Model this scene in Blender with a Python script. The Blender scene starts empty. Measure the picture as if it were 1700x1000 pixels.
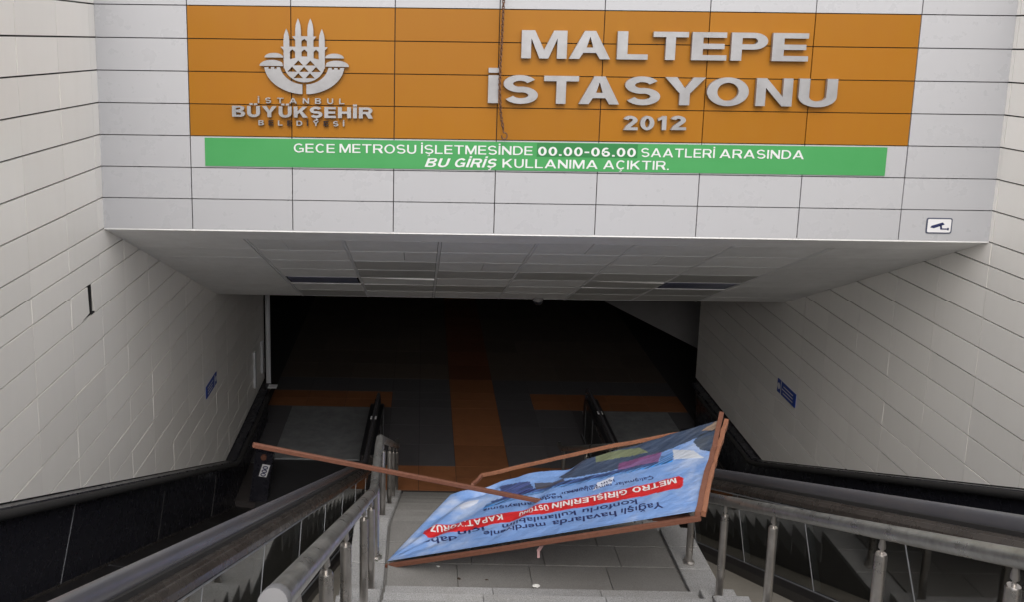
import bpy, bmesh, math, random
from mathutils import Vector, Matrix, noise
random.seed(7)
R = math.radians
sc = bpy.context.scene
C = sc.collection

# ------------------------------------------------------------------ camera
cam_data = bpy.data.cameras.new('camera')
cam = bpy.data.objects.new('camera', cam_data); C.objects.link(cam)
cam_data.sensor_width = 36; cam_data.lens = 1400*36/1700
cam_data.shift_x = 0.5 - 688.57/1700; cam_data.shift_y = (292.6-500)/1700
cam_data.clip_start = .05; cam_data.clip_end = 2000
p_, y_, r_ = .1575, -.0100, .0132
fwd = Vector((math.sin(y_)*math.cos(p_), math.cos(y_)*math.cos(p_), -math.sin(p_)))
rt = Vector((math.cos(y_), -math.sin(y_), 0)); up = rt.cross(fwd)
r2 = math.cos(r_)*rt + math.sin(r_)*up; u2 = -math.sin(r_)*rt + math.cos(r_)*up
cam.matrix_world = Matrix((( r2.x, u2.x, -fwd.x, 0), (r2.y, u2.y, -fwd.y, 0), (r2.z, u2.z, -fwd.z, 0), (0,0,0,1)))
sc.camera = cam

# ------------------------------------------------------------------ light
SUN_EL, SUN_AZ = R(48), R(183)          # overcast, brightest up and behind the viewer
w = bpy.data.worlds.new('World'); sc.world = w; w.use_nodes = True
nt = w.node_tree; nt.nodes.clear()
sky = nt.nodes.new('ShaderNodeTexSky'); sky.sky_type = 'NISHITA'; sky.sun_disc = False
sky.sun_elevation = SUN_EL; sky.sun_rotation = SUN_AZ; sky.air_density = 1.0; sky.dust_density = 6.0; sky.ozone_density = 1.0
hs = nt.nodes.new('ShaderNodeHueSaturation'); hs.inputs['Saturation'].default_value = .38
bg = nt.nodes.new('ShaderNodeBackground'); bg.inputs['Strength'].default_value = .15
wo = nt.nodes.new('ShaderNodeOutputWorld')
nt.links.new(sky.outputs[0], hs.inputs['Color']); nt.links.new(hs.outputs[0], bg.inputs[0]); nt.links.new(bg.outputs[0], wo.inputs[0])
sun_d = bpy.data.lights.new('sun', 'SUN'); sun_d.energy = .8; sun_d.angle = R(150); sun_d.color = (1, .96, .9)
sun = bpy.data.objects.new('sun', sun_d); C.objects.link(sun); sun.location = (0,-5,20)
d_ = Vector((math.sin(SUN_AZ)*math.cos(SUN_EL), math.cos(SUN_AZ)*math.cos(SUN_EL), math.sin(SUN_EL)))
sun.rotation_euler = d_.to_track_quat('Z', 'Y').to_euler()
vs = sc.view_settings; vs.view_transform = 'Standard'; vs.look = 'None'; vs.exposure = 0.56; vs.gamma = 1; vs.use_curve_mapping = False

# ------------------------------------------------------------------ data measured for the place (metres, eye at the origin)
D_L = [('M', [0.9622, -0.1401, 1.4142, 0.1371]), ('A', [1.4385, -0.1391, 1.8478, 0.138]), ('L', [1.9142, -0.1382, 2.2208, 0.1387]), ('T', [2.2691, -0.1374, 2.6175, 0.1394]), ('E', [2.6538, -0.1366, 3.0018, 0.1401]), ('P', [3.0441, -0.1357, 3.4097, 0.1408]), ('E', [3.452, -0.1348, 3.8112, 0.1416]), ('İ', [0.6412, -0.5912, 0.7446, -0.2339]), ('S', [0.7914, -0.5905, 1.141, -0.3116]), ('T', [1.1995, -0.5894, 1.5481, -0.3106]), ('A', [1.5543, -0.5884, 1.9608, -0.3097]), ('S', [2.0096, -0.5872, 2.3672, -0.3087]), ('Y', [2.4098, -0.5861, 2.8154, -0.3077]), ('O', [2.8339, -0.5849, 3.2511, -0.3067]), ('N', [3.324, -0.5837, 3.6864, -0.3056]), ('U', [3.7472, -0.5825, 4.1333, -0.3046]), ('2', [2.0142, -0.8442, 2.1605, -0.7032]), ('0', [2.1849, -0.8418, 2.3251, -0.7009]), ('1', [2.3617, -0.8396, 2.447, -0.6988]), ('2', [2.4896, -0.8373, 2.648, -0.6965])]
D_W = [('ISTANBUL', [-1.6857, -0.6244, -0.8089, -0.5694]), ('BÜYÜKŞEHİR', [-1.9459, -0.7652, -0.5207, -0.6548]), ('BELEDİYESİ', [-1.6832, -0.8504, -0.809, -0.7993])]
D_G = [('GECE', [-1.3283, -1.1256, -0.9078, -1.0355], 0), ('METROSU', [-0.8584, -1.1223, -0.0745, -1.0322], 0), ('İŞLETMESİNDE', [-0.025, -1.12, 1.1139, -1.03], 0), ('00.00-06.00', [1.1699, -1.1222, 2.1644, -1.0323], 0), ('SAATLERİ', [2.2202, -1.121, 2.9674, -1.0312], 0), ('ARASINDA', [3.0172, -1.1209, 3.8727, -1.0312], 0), ('BU', [0.0139, -1.2568, 0.2796, -1.1663], 1), ('GİRİŞ', [0.3105, -1.2541, 0.7672, -1.1637], 1), ('KULLANIMA', [0.8107, -1.2522, 1.7838, -1.1619], 0), ('AÇIKTIR.', [1.8398, -1.2517, 2.5096, -1.1614], 0)]
D_banner_g = [[-2.2421, -0.9834], [4.7112, -0.9696], [4.7191, -1.2918], [-2.2504, -1.3017]]
D_patch = [1.1573, -1.1501, 2.1824, -0.989]
D_em = [[-1.2111, -0.2268], 0.14610000000000012, 0.14500000000000002]
D_cctv = [5.1893, -1.8745, 5.4542, -1.7098]
D_chain = [[0.7668, 0.4857], [0.7609, 0.0723], [0.7514, -0.2271], [0.7523, -0.4688], [0.7715, -0.7125], [0.7999, -0.8472], [0.8143, -0.9209]]
D_corn = [[2.1251, 6.0, -3.5236], [2.9362, 7.85, -3.6461], [-0.2758, 7.08, -4.7097], [0.3307, 8.05, -4.591]]
D_T = [('METRO GİRİŞLERİNİN', [0.0905, 0.3763], [0.5067, 0.4294], [0.0809, 0.3151], [0.4929, 0.3569]), ('ÜSTÜNÜ', [0.5205, 0.4254], [0.623, 0.4302], [0.5033, 0.3574], [0.6088, 0.3624]), ('KAPATIYORUZ', [0.6837, 0.4317], [0.9471, 0.4398], [0.6613, 0.3488], [0.9248, 0.3489]), ('Yağışlı', [0.1071, 0.148], [0.2332, 0.1592], [0.0969, 0.0848], [0.2239, 0.0939]), ('havalarda', [0.2485, 0.1503], [0.4564, 0.1767], [0.2355, 0.0857], [0.4429, 0.1066]), ('merdivenle', [0.4807, 0.1786], [0.6998, 0.2149], [0.4644, 0.116], [0.6839, 0.1464]), ('daha', [0.8014, 0.2305], [0.9241, 0.2279], [0.7795, 0.1588], [0.9054, 0.1547]), ('konforlu', [0.198, 0.2417], [0.3731, 0.2619], [0.1867, 0.182], [0.3624, 0.1991]), ('kullanılabilm', [0.3959, 0.2573], [0.6517, 0.2855], [0.3817, 0.1984], [0.6374, 0.2209]), ('için', [0.7183, 0.2953], [0.812, 0.2929], [0.6988, 0.229], [0.7961, 0.2269]), ('Çalışmalar tamamlanana', [0.1764, 0.4829], [0.4795, 0.5659], [0.1677, 0.4417], [0.4713, 0.5208]), ('kadar anlayışınız', [0.4928, 0.5235], [0.7882, 0.5858], [0.4805, 0.4794], [0.7777, 0.5384]), ('için teşekkür ederiz', [0.3182, 0.5718], [0.6079, 0.5668], [0.3086, 0.5341], [0.6002, 0.5284])]
D_P = [((42, 48, 58), [[0.0, 1.0], [0.2037, 1.0326], [0.4711, 1.0984], [0.5712, 0.8925], [0.527, 0.7705], [0.3342, 0.7086], [0.1961, 0.7747], [0.0767, 0.8321], [-0.0032, 0.8799]]), ((120, 130, 84), [[0.4522, 1.0223], [0.2821, 0.9524], [0.2351, 0.8371], [0.4335, 0.9054]]), ((150, 120, 90), [[0.0121, 0.9876], [0.0023, 1.0025], [0.0001, 0.8671], [0.0523, 0.9211]]), ((38, 44, 46), [[0.0527, 0.8723], [0.0012, 0.8845], [-0.0099, 0.586], [0.036, 0.6555], [0.0737, 0.7975]]), ((128, 48, 120), [[0.3343, 0.7968], [0.1813, 0.792], [0.1787, 0.6582], [0.3232, 0.6905]]), ((30, 110, 180), [[0.1772, 0.7177], [0.1351, 0.7475], [0.1245, 0.6028], [0.2384, 0.6142], [0.5823, 0.6572], [0.7906, 0.5965], [0.7928, 0.6677], [0.5999, 0.7488], [0.3158, 0.6682], [0.1768, 0.6416]]), ((22, 50, 110), [[0.1758, 0.6333], [0.3263, 0.6546], [0.5881, 0.6873], [0.7697, 0.6545], [0.7796, 0.69], [0.5999, 0.7488], [0.3329, 0.6995], [0.1796, 0.6666]]), ((36, 44, 115), [[0.7979, 0.9262], [0.6714, 0.8642], [0.6217, 0.7023], [0.7325, 0.6798]]), ((70, 60, 55), [[0.6446, 0.8189], [0.5307, 0.7909], [0.5179, 0.7202], [0.6203, 0.7178]]), ((190, 196, 205), [[0.1423, 0.7778], [0.064, 0.681], [0.0136, 0.5362], [0.1234, 0.631]]), ((200, 206, 222), [[0.3805, 0.4982], [0.3795, 0.5945], [0.3246, 0.6148], [0.3188, 0.5207]]), ((185, 192, 210), [[0.917, 0.7538], [0.8395, 0.767], [0.8389, 0.7121], [0.8809, 0.6453]]), ((185, 35, 38), [[0.0805, 0.3883], [0.064, 0.3504], [0.0588, 0.2718], [0.0641, 0.251], [0.4826, 0.3034], [0.6198, 0.3147], [0.807, 0.2814], [0.9196, 0.2823], [0.9526, 0.3408], [0.9655, 0.4115], [0.938, 0.4495], [0.7582, 0.4519], [0.51, 0.4469]])]
D_topbar = [[3.009, 7.95, -3.768], [2.568, 8.0, -3.865], [1.873, 8.1, -4.078], [1.156, 8.2, -4.323], [0.659, 8.2, -4.454], [0.515, 8.05, -4.541]]
D_long = [[-1.327, 6.3, -3.199], [1.23, 7.35, -4.259]]
D_rightbars = [[2.133, 5.98, -3.536], [2.359, 6.5, -3.548], [2.697, 7.25, -3.631], [3.023, 8.0, -3.638], [2.169, 6.02, -3.535], [2.412, 6.55, -3.574], [2.726, 7.25, -3.659], [3.046, 7.92, -3.677]]
D_nearbar = [[-0.287, 7.08, -4.728], [2.143, 5.98, -3.541]]
D_ribbon = [[1.035, 6.53, -4.123], [1.047, 6.53, -4.167], [1.018, 6.53, -4.217], [1.019, 6.52, -4.272]]

# ------------------------------------------------------------------ materials
def lin(c):
    return tuple((v/255/12.92 if v/255 <= .04045 else ((v/255+.055)/1.055)**2.4) for v in c)
def mat(name, col, rough=.5, metal=0, spec=.5, vary=0, nscale=3, namt=0, bump=0, bscale=60, streak=0, speck=0, sscale=300, col2=None, rvar=0, coord='Object'):
    m = bpy.data.materials.new(name); m.use_nodes = True
    nt = m.node_tree; N = nt.nodes; L = nt.links
    b = N['Principled BSDF']; b.inputs['Roughness'].default_value = rough; b.inputs['Metallic'].default_value = metal
    b.inputs['Specular IOR Level'].default_value = spec
    tc = N.new('ShaderNodeTexCoord'); geo = N.new('ShaderNodeNewGeometry')
    P = geo.outputs['Position'] if coord == 'World' else tc.outputs['Object']
    rgb = N.new('ShaderNodeRGB'); rgb.outputs[0].default_value = (*col, 1); cur = rgb.outputs[0]
    def mixc(fac, a, bcol, mode='MIX'):
        x = N.new('ShaderNodeMix'); x.data_type = 'RGBA'; x.blend_type = mode
        if isinstance(fac, float): x.inputs[0].default_value = fac
        else: L.new(fac, x.inputs[0])
        L.new(a, x.inputs[6])
        if isinstance(bcol, tuple): x.inputs[7].default_value = (*bcol, 1)
        else: L.new(bcol, x.inputs[7])
        return x.outputs[2]
    def ramp(src, lo, hi, a=0., b_=1.):
        r = N.new('ShaderNodeMapRange'); L.new(src, r.inputs[0])
        r.inputs[1].default_value = lo; r.inputs[2].default_value = hi; r.inputs[3].default_value = a; r.inputs[4].default_value = b_
        return r.outputs[0]
    def nz(scale, detail=4, rough=.6, vec=P, stretch=None):
        n = N.new('ShaderNodeTexNoise'); n.inputs['Scale'].default_value = scale; n.inputs['Detail'].default_value = detail; n.inputs['Roughness'].default_value = rough
        if stretch:
            mp = N.new('ShaderNodeMapping'); mp.inputs['Scale'].default_value = stretch; L.new(vec, mp.inputs[0]); L.new(mp.outputs[0], n.inputs['Vector'])
        else: L.new(vec, n.inputs['Vector'])
        return n.outputs['Fac']
    dk = tuple(v*.6 for v in col) if col2 is None else col2
    if namt: cur = mixc(ramp(nz(nscale, 6, .65), .35, .7, 0, namt), cur, dk)
    if streak: cur = mixc(ramp(nz(1, 5, .6, stretch=(9, 9, .7)), .45, .8, 0, streak), cur, dk)
    if speck:
        cur = mixc(ramp(nz(sscale, 2, .7), .5, .62, 0, speck), cur, tuple(v*.35 for v in col))
        cur = mixc(ramp(nz(sscale*1.3, 2, .7), .56, .7, 0, speck*.8), cur, tuple(min(1, v*1.9) for v in col))
    if vary:
        oi = N.new('ShaderNodeObjectInfo'); v = ramp(oi.outputs['Random'], 0, 1, 1-vary, 1+vary)
        hv = N.new('ShaderNodeHueSaturation'); L.new(v, hv.inputs['Value']); L.new(cur, hv.inputs['Color']); cur = hv.outputs[0]
    L.new(cur, b.inputs['Base Color'])
    if rvar: L.new(ramp(nz(6, 5, .6), .3, .7, max(.02, rough-rvar), rough+rvar), b.inputs['Roughness'])
    if bump:
        bn = N.new('ShaderNodeBump'); bn.inputs['Strength'].default_value = bump; bn.inputs['Distance'].default_value = .01
        L.new(nz(bscale, 3, .6), bn.inputs['Height']); L.new(bn.outputs[0], b.inputs['Normal'])
    return m

M = {}
M['panel'] = mat('enamel_white', (.87,.845,.80), .34, vary=.035, nscale=.5, namt=.15, streak=.16, col2=(.74,.71,.665), bump=.06, bscale=1.1, rvar=.05, coord='World')
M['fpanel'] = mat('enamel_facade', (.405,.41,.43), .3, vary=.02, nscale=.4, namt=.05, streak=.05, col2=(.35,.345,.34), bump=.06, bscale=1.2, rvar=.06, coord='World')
M['orange'] = mat('enamel_orange', (.30,.122,.006), .4, spec=.3, vary=.045, nscale=.9, namt=.22, streak=.15, col2=(.28,.09,.01), bump=.1, bscale=1.2, rvar=.06, coord='World')
M['green'] = mat('green_vinyl', (.045,.27,.075), .45, namt=.35, nscale=1.1, col2=(.08,.33,.12), coord='World')
M['greendk'] = mat('green_patch', (.02,.17,.045), .5)
M['seam'] = mat('seam_dark', (.035,.03,.03), .8)
M['alu'] = mat('brushed_letter_metal', (.42,.42,.435), .42, metal=.6, namt=.45, nscale=5, col2=(.25,.245,.245), rvar=.12, coord='World')
M['tarn'] = mat('tarnished_letter_metal', (.022,.010,.008), .8, namt=.3, nscale=20)
M['white_print'] = mat('white_print', (.62,.64,.64), .5)
M['ceil'] = mat('ceiling_panel', (.90,.90,.885), .55, vary=.07, nscale=2.5, namt=.25, streak=.2, col2=(.58,.57,.54), coord='World')
M['ceil_dk'] = mat('ceiling_panel_dirty', (.54,.535,.51), .6, vary=.12, nscale=3, namt=.4, coord='World')
M['ceil_frame'] = mat('ceiling_grid_metal', (.82,.82,.82), .5, nscale=6, namt=.2, coord='World')
M['lampglass'] = mat('unlit_lamp_diffuser', (.16,.17,.26), .3, spec=.6)
M['dark'] = mat('dark_backing', (.018,.017,.017), .85)
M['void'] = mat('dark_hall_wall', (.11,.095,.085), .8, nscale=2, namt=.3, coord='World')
M['concrete'] = mat('dim_concrete', (.20,.19,.19), .8, nscale=2, namt=.4, coord='World')
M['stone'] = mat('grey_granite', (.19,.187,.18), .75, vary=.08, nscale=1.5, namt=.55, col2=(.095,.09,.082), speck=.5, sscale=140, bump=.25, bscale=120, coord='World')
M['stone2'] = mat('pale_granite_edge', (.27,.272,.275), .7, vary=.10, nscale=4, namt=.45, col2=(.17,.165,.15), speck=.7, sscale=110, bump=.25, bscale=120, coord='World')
M['ledge'] = mat('beige_stone_ledge', (.27,.25,.215), .7, nscale=3, namt=.4, speck=.3, sscale=120, coord='World')
M['black'] = mat('black_granite', (.017,.017,.023), .28, spec=.45, nscale=5, namt=.3, col2=(.021,.021,.026), rvar=.08, coord='World')
M['blackdeck'] = mat('black_deck', (.014,.013,.014), .38, spec=.4, nscale=8, namt=.5, col2=(.035,.032,.03), coord='World')
M['rubber'] = mat('handrail_rubber', (.085,.085,.098), .27, spec=.75, nscale=2, namt=.4, col2=(.13,.12,.115), coord='World')
M['newel'] = mat('newel_black', (.012,.012,.014), .35)
M['trim'] = mat('balustrade_trim', (.13,.115,.105), .28, metal=.6, nscale=2.5, namt=.6, col2=(.05,.042,.038), rvar=.1, coord='World')
M['steel'] = mat('stainless_steel', (.55,.525,.50), .33, metal=.95, nscale=10, namt=.45, col2=(.27,.25,.23), rvar=.1, coord='World')
M['cap'] = mat('plain_steel_cap', (.13,.13,.135), .6, metal=.0)
M['railsteel'] = mat('worn_rail_steel', (.42,.42,.41), .33, metal=.85, nscale=16, namt=.6, col2=(.20,.195,.185), bump=.1, bscale=90, rvar=.1, coord='World')
M['steptread'] = mat('escalator_step_metal', (.035,.035,.038), .5, metal=.2, nscale=20, namt=.3, coord='World')
M['plate'] = mat('comb_plate_metal', (.29,.30,.31), .42, metal=.3, nscale=3, namt=.5, col2=(.12,.125,.13), rvar=.1, bump=.2, bscale=200, coord='World')
M['jointmetal'] = mat('bright_joint_strip', (.26,.27,.29), .4, metal=.3)
M['wood'] = mat('rusty_brown_batten', (.15,.06,.036), .65, nscale=9, namt=.6, col2=(.13,.045,.025), speck=.25, sscale=50, bump=.3, bscale=70, coord='World')
M['wood2'] = mat('pale_brown_batten', (.26,.11,.06), .65, nscale=9, namt=.6, col2=(.17,.07,.04), speck=.25, sscale=50, bump=.3, bscale=70, coord='World')
M['rust'] = mat('rusty_chain', (.17,.085,.05), .6, metal=.5, nscale=40, namt=.6, col2=(.07,.04,.03))
M['navy'] = mat('navy_print', (.012,.018,.085), .5)
M['tile_o'] = mat('orange_floor_tile', (.26,.105,.045), .55, vary=.12, nscale=5, namt=.45, coord='World')
M['tile_r'] = mat('red_brown_floor_tile', (.15,.055,.028), .6, vary=.12, nscale=5, namt=.45, coord='World')  # darker, redder version of the orange tile, laid in the far rows
M['tile_g'] = mat('charcoal_floor_tile', (.085,.082,.088), .6, vary=.12, nscale=5, namt=.3, coord='World')
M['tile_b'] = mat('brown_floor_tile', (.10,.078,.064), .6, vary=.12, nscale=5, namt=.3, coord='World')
M['paving'] = mat('street_paving', (.34,.335,.32), .8, nscale=1.2, namt=.4, speck=.3, sscale=60, coord='World')
M['blue_sign'] = mat('blue_sign', (.012,.05,.30), .4)
M['pole'] = mat('pale_grey_metal', (.62,.63,.66), .4, metal=.1)
M['white'] = mat('white_plastic', (.7,.7,.72), .4)
M['paper'] = mat('white_litter', (.7,.7,.68), .8)
M['leaf'] = mat('dry_leaf', (.035,.02,.012), .8)
M['moss'] = mat('green_weed', (.05,.09,.02), .8)
M['ribbon'] = mat('pinkish_tape', (.36,.22,.22), .7)

def glass_mat():
    m = bpy.data.materials.new('balustrade_glass'); m.use_nodes = True; nt = m.node_tree; N = nt.nodes; L = nt.links
    N.clear(); o = N.new('ShaderNodeOutputMaterial'); mx = N.new('ShaderNodeMixShader'); t = N.new('ShaderNodeBsdfTransparent'); g = N.new('ShaderNodeBsdfGlossy')
    t.inputs[0].default_value = (.62,.68,.70,1); g.inputs['Roughness'].default_value = .03; g.inputs[0].default_value = (.95,.95,.92,1)
    f = N.new('ShaderNodeFresnel'); f.inputs[0].default_value = 2.4
    L.new(f.outputs[0], mx.inputs[0]); L.new(t.outputs[0], mx.inputs[1]); L.new(g.outputs[0], mx.inputs[2]); L.new(mx.outputs[0], o.inputs[0])
    return m
M['glass'] = glass_mat()

def vinyl_mat():
    m = bpy.data.materials.new('printed_vinyl'); m.use_nodes = True; nt = m.node_tree; N = nt.nodes; L = nt.links
    b = N['Principled BSDF']; a = N.new('ShaderNodeAttribute'); a.attribute_name = 'print'
    L.new(a.outputs['Color'], b.inputs['Base Color']); b.inputs['Roughness'].default_value = .42
    n = N.new('ShaderNodeTexNoise'); n.inputs['Scale'].default_value = 7; n.inputs['Detail'].default_value = 6
    tc = N.new('ShaderNodeTexCoord'); L.new(tc.outputs['Object'], n.inputs['Vector'])
    bn = N.new('ShaderNodeBump'); bn.inputs['Strength'].default_value = .5; bn.inputs['Distance'].default_value = .05; L.new(n.outputs['Fac'], bn.inputs['Height']); L.new(bn.outputs[0], b.inputs['Normal'])
    return m
M['vinyl'] = vinyl_mat()

# ------------------------------------------------------------------ building helpers
class MB:
    def __init__(s): s.v = []; s.f = []
    def add(s, vs, fs):
        o = len(s.v); s.v += [tuple(v) for v in vs]; s.f += [tuple(i+o for i in f) for f in fs]; return s
    def box(s, x0, x1, y0, y1, z0, z1):
        return s.add([(x0,y0,z0),(x1,y0,z0),(x1,y1,z0),(x0,y1,z0),(x0,y0,z1),(x1,y0,z1),(x1,y1,z1),(x0,y1,z1)],
                     [(0,3,2,1),(4,5,6,7),(0,1,5,4),(1,2,6,5),(2,3,7,6),(3,0,4,7)])
    def prism(s, poly, t0, t1, axis):       # poly in the plane across `axis`, extruded from t0 to t1
        def mk(a, b, t): return (t,a,b) if axis == 'x' else (a,t,b) if axis == 'y' else (a,b,t)
        n = len(poly)
        return s.add([mk(a,b,t0) for a,b in poly]+[mk(a,b,t1) for a,b in poly],
                     [tuple(range(n)), tuple(range(2*n-1, n-1, -1))]+[(i, i+n, (i+1)%n+n, (i+1)%n) for i in range(n)])
    def sweep(s, sec, path, closed=True):   # section (x, dz) carried along path (y, z)
        n = len(sec); vs = []; fs = []
        for (y, z) in path: vs += [(x, y, z+dz) for x, dz in sec]
        for k in range(len(path)-1):
            for i in range(n if closed else n-1):
                j = (i+1) % n; fs.append((k*n+i, k*n+j, (k+1)*n+j, (k+1)*n+i))
        if closed: fs += [tuple(range(n))[::-1], tuple((len(path)-1)*n+i for i in range(n))]
        return s.add(vs, fs)
    def tube(s, pts, r, n=12, cap=True, squash=1):
        pts = [Vector(p) for p in pts]; rs = r if isinstance(r, (list, tuple)) else [r]*len(pts); vs = []; fs = []
        prev = None
        for k, p in enumerate(pts):
            t = (pts[min(k+1, len(pts)-1)]-pts[max(k-1, 0)]).normalized()
            if prev is None: a = t.cross(Vector((1,0,0)) if abs(t.x) < .8 else Vector((0,0,1))).normalized()
            else: a = (prev - t*prev.dot(t)).normalized()
            prev = a; b = t.cross(a)
            for i in range(n):
                th = 2*math.pi*i/n; vs.append(p + (a*math.cos(th)*squash + b*math.sin(th))*rs[k])
        for k in range(len(pts)-1):
            for i in range(n):
                j = (i+1) % n; fs.append((k*n+i, k*n+j, (k+1)*n+j, (k+1)*n+i))
        if cap: fs += [tuple(range(n))[::-1], tuple((len(pts)-1)*n+i for i in range(n))]
        return s.add(vs, fs)
    def bar(s, a, b, w, h, upv=(0,0,1)):
        a = Vector(a); b = Vector(b); t = (b-a).normalized(); x = t.cross(Vector(upv)).normalized(); z = x.cross(t)
        vs = [p + x*sx*w/2 + z*sz*h/2 for p in (a, b) for sx, sz in ((-1,-1),(1,-1),(1,1),(-1,1))]
        return s.add(vs, [(0,1,2,3),(7,6,5,4),(0,4,5,1),(1,5,6,2),(2,6,7,3),(3,7,4,0)])
    def build(s, name, m, parent=None, smooth=False, bevel=0, kind=None):
        me = bpy.data.meshes.new(name); me.from_pydata(s.v, [], s.f); me.validate()
        bm = bmesh.new(); bm.from_mesh(me); bmesh.ops.recalc_face_normals(bm, faces=bm.faces)
        if bevel: bmesh.ops.bevel(bm, geom=[e for e in bm.edges if e.is_manifold and e.calc_face_angle(0) > .5], offset=bevel, segments=1, affect='EDGES')
        bm.to_mesh(me); bm.free()
        if smooth:
            me.polygons.foreach_set('use_smooth', [True]*len(me.polygons)); me.set_sharp_from_angle(angle=R(40))
        me.materials.append(m)
        o = bpy.data.objects.new(name, me); C.objects.link(o)
        if parent: o.parent = parent; o.matrix_parent_inverse = parent.matrix_world.inverted() if parent.type == 'MESH' else Matrix.Translation(-Vector(parent.location))
        if kind: o['kind'] = kind
        return o
def empty(name, loc, label=None, cat=None, group=None, kind=None):
    o = bpy.data.objects.new(name, None); C.objects.link(o); o.location = loc; o.empty_display_size = .2
    tag(o, label, cat, group, kind); return o
def tag(o, label=None, cat=None, group=None, kind=None):
    if label: o['label'] = label
    if cat: o['category'] = cat
    if group: o['group'] = group
    if kind: o['kind'] = kind
    return o

# ------------------------------------------------------------------ dimensions
XL, XR = -3.321, 5.853            # side walls
D = 8.57                          # facade
Z0, PH, PW, X1 = .3405, .3281, 1.0448, -2.3923
SOF = -1.956                      # underside of the facade
FL = -7.9                         # lower hall floor
GR = -1.6                         # street
LZ, LY0, LY1 = -4.72, 6.53, 7.72  # mid landing of the stairs
def hand(y, c=0): return (-7.1+c) + .475*max(0, 13.5-y)
def hand_top(y, c=0): return min(hand(y, c), GR+.9+c)
def soffit(y): return SOF - .458*(y-D)

# ------------------------------------------------------------------ ground, hall, shells
g = MB()
for x0, x1, y0, y1 in [(-150,XL-.25,-150,150), (XR+.25,150,-150,150), (XL-.25,XR+.25,-150,.35), (XL-.25,XR+.25,8.6,150)]:
    g.add([(x0,y0,GR),(x1,y0,GR),(x1,y1,GR),(x0,y1,GR)], [(0,1,2,3)])
g.build('ground', M['paving'], kind='structure')

# lower hall floor with individual tiles
floor = MB().box(-9, 12, 13.55, 27, FL-.3, FL-.012).build('floor', M['seam'], kind='structure')
ys = [13.98, 14.42, 14.86] + [14.86+.85*k for k in range(1, 4)] + [17.83, 18.24, 19.0, 19.9, 20.8, 21.7, 22.6, 23.5, 24.4, 25.3, 26.2]
xs = [-3.32, -2.5, -1.65, -.62, .0, .69, 1.70, 2.5, 3.3, 4.2, 5.05, 5.85]
for i in range(len(xs)-1):
    for j in range(len(ys)-1):
        cx, cy = (xs[i]+xs[i+1])/2, (ys[j]+ys[j+1])/2
        if cy < 14.9 and (cx < -.62 or cx > 3.3): continue
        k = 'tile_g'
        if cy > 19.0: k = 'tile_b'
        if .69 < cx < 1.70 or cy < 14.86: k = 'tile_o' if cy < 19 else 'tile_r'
        if 17.4 < cy < 18.24 and (cx < -.6 or cx > 2.5): k = 'tile_o'
        e = .004
        MB().box(xs[i]+e, xs[i+1]-e, ys[j]+e, ys[j+1]-e, FL-.03, FL+random.uniform(-.001,.001)).build('tile', M[k], floor)
hall = empty('hall_interior', (1.3, 26, FL), 'dark underground concourse walls and ceiling behind the foot of the stairs', 'hall')
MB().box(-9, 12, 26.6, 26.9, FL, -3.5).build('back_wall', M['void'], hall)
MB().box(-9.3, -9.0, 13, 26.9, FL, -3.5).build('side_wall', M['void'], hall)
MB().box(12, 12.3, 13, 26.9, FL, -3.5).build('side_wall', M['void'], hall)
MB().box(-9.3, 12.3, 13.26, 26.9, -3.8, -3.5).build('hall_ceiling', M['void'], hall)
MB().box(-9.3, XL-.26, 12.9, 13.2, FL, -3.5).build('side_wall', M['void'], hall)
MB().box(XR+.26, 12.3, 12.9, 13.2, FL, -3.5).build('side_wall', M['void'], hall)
MB().prism([(3.3,-5.35),(7.2,-5.35),(7.2,-7.3)], 18.6, 22.5, 'y').build('sloping_soffit', M['concrete'], hall)

# ------------------------------------------------------------------ facade of enamel panels
fac = empty('station_facade', (1.27, D, SOF), 'white and orange panelled wall above the stairway opening', 'facade')
MB().box(XL, XR, D+.03, D+.30, SOF+.006, 1.35).build('backing', M['seam'], fac)
MB().box(XL, XR, D+.002, D+.029, SOF-.010, SOF+.003).build('edge_trim', M['ceil_frame'], fac)
cols = [XL] + [X1+i*PW for i in range(8)] + [XR]
gp = .005
for j in range(-3, 7):
    for i in range(9):
        z1 = Z0 - j*PH; z0 = z1 - PH
        k = 'orange' if (1 <= i <= 7 and 0 <= j <= 3) else 'fpanel'
        dy = random.uniform(-.0015, .0015); t = random.uniform(-.0012, .0012)
        x0, x1 = cols[i]+gp, cols[i+1]-gp; za, zb = z0+gp, z1-gp
        if i == 0: x0 -= gp
        if i == 8: x1 += gp
        m = MB(); y0 = D+dy; y1 = D+.028
        m.add([(x0,y1,za),(x1,y1,za),(x1,y1,zb),(x0,y1,zb),(x0,y0,za),(x1,y0+t,za),(x1,y0,zb),(x0,y0-t,zb)],
              [(0,1,2,3),(4,7,6,5),(0,4,5,1),(1,5,6,2),(2,6,7,3),(3,7,4,0)])
        m.build('panel', M[k], fac)

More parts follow.
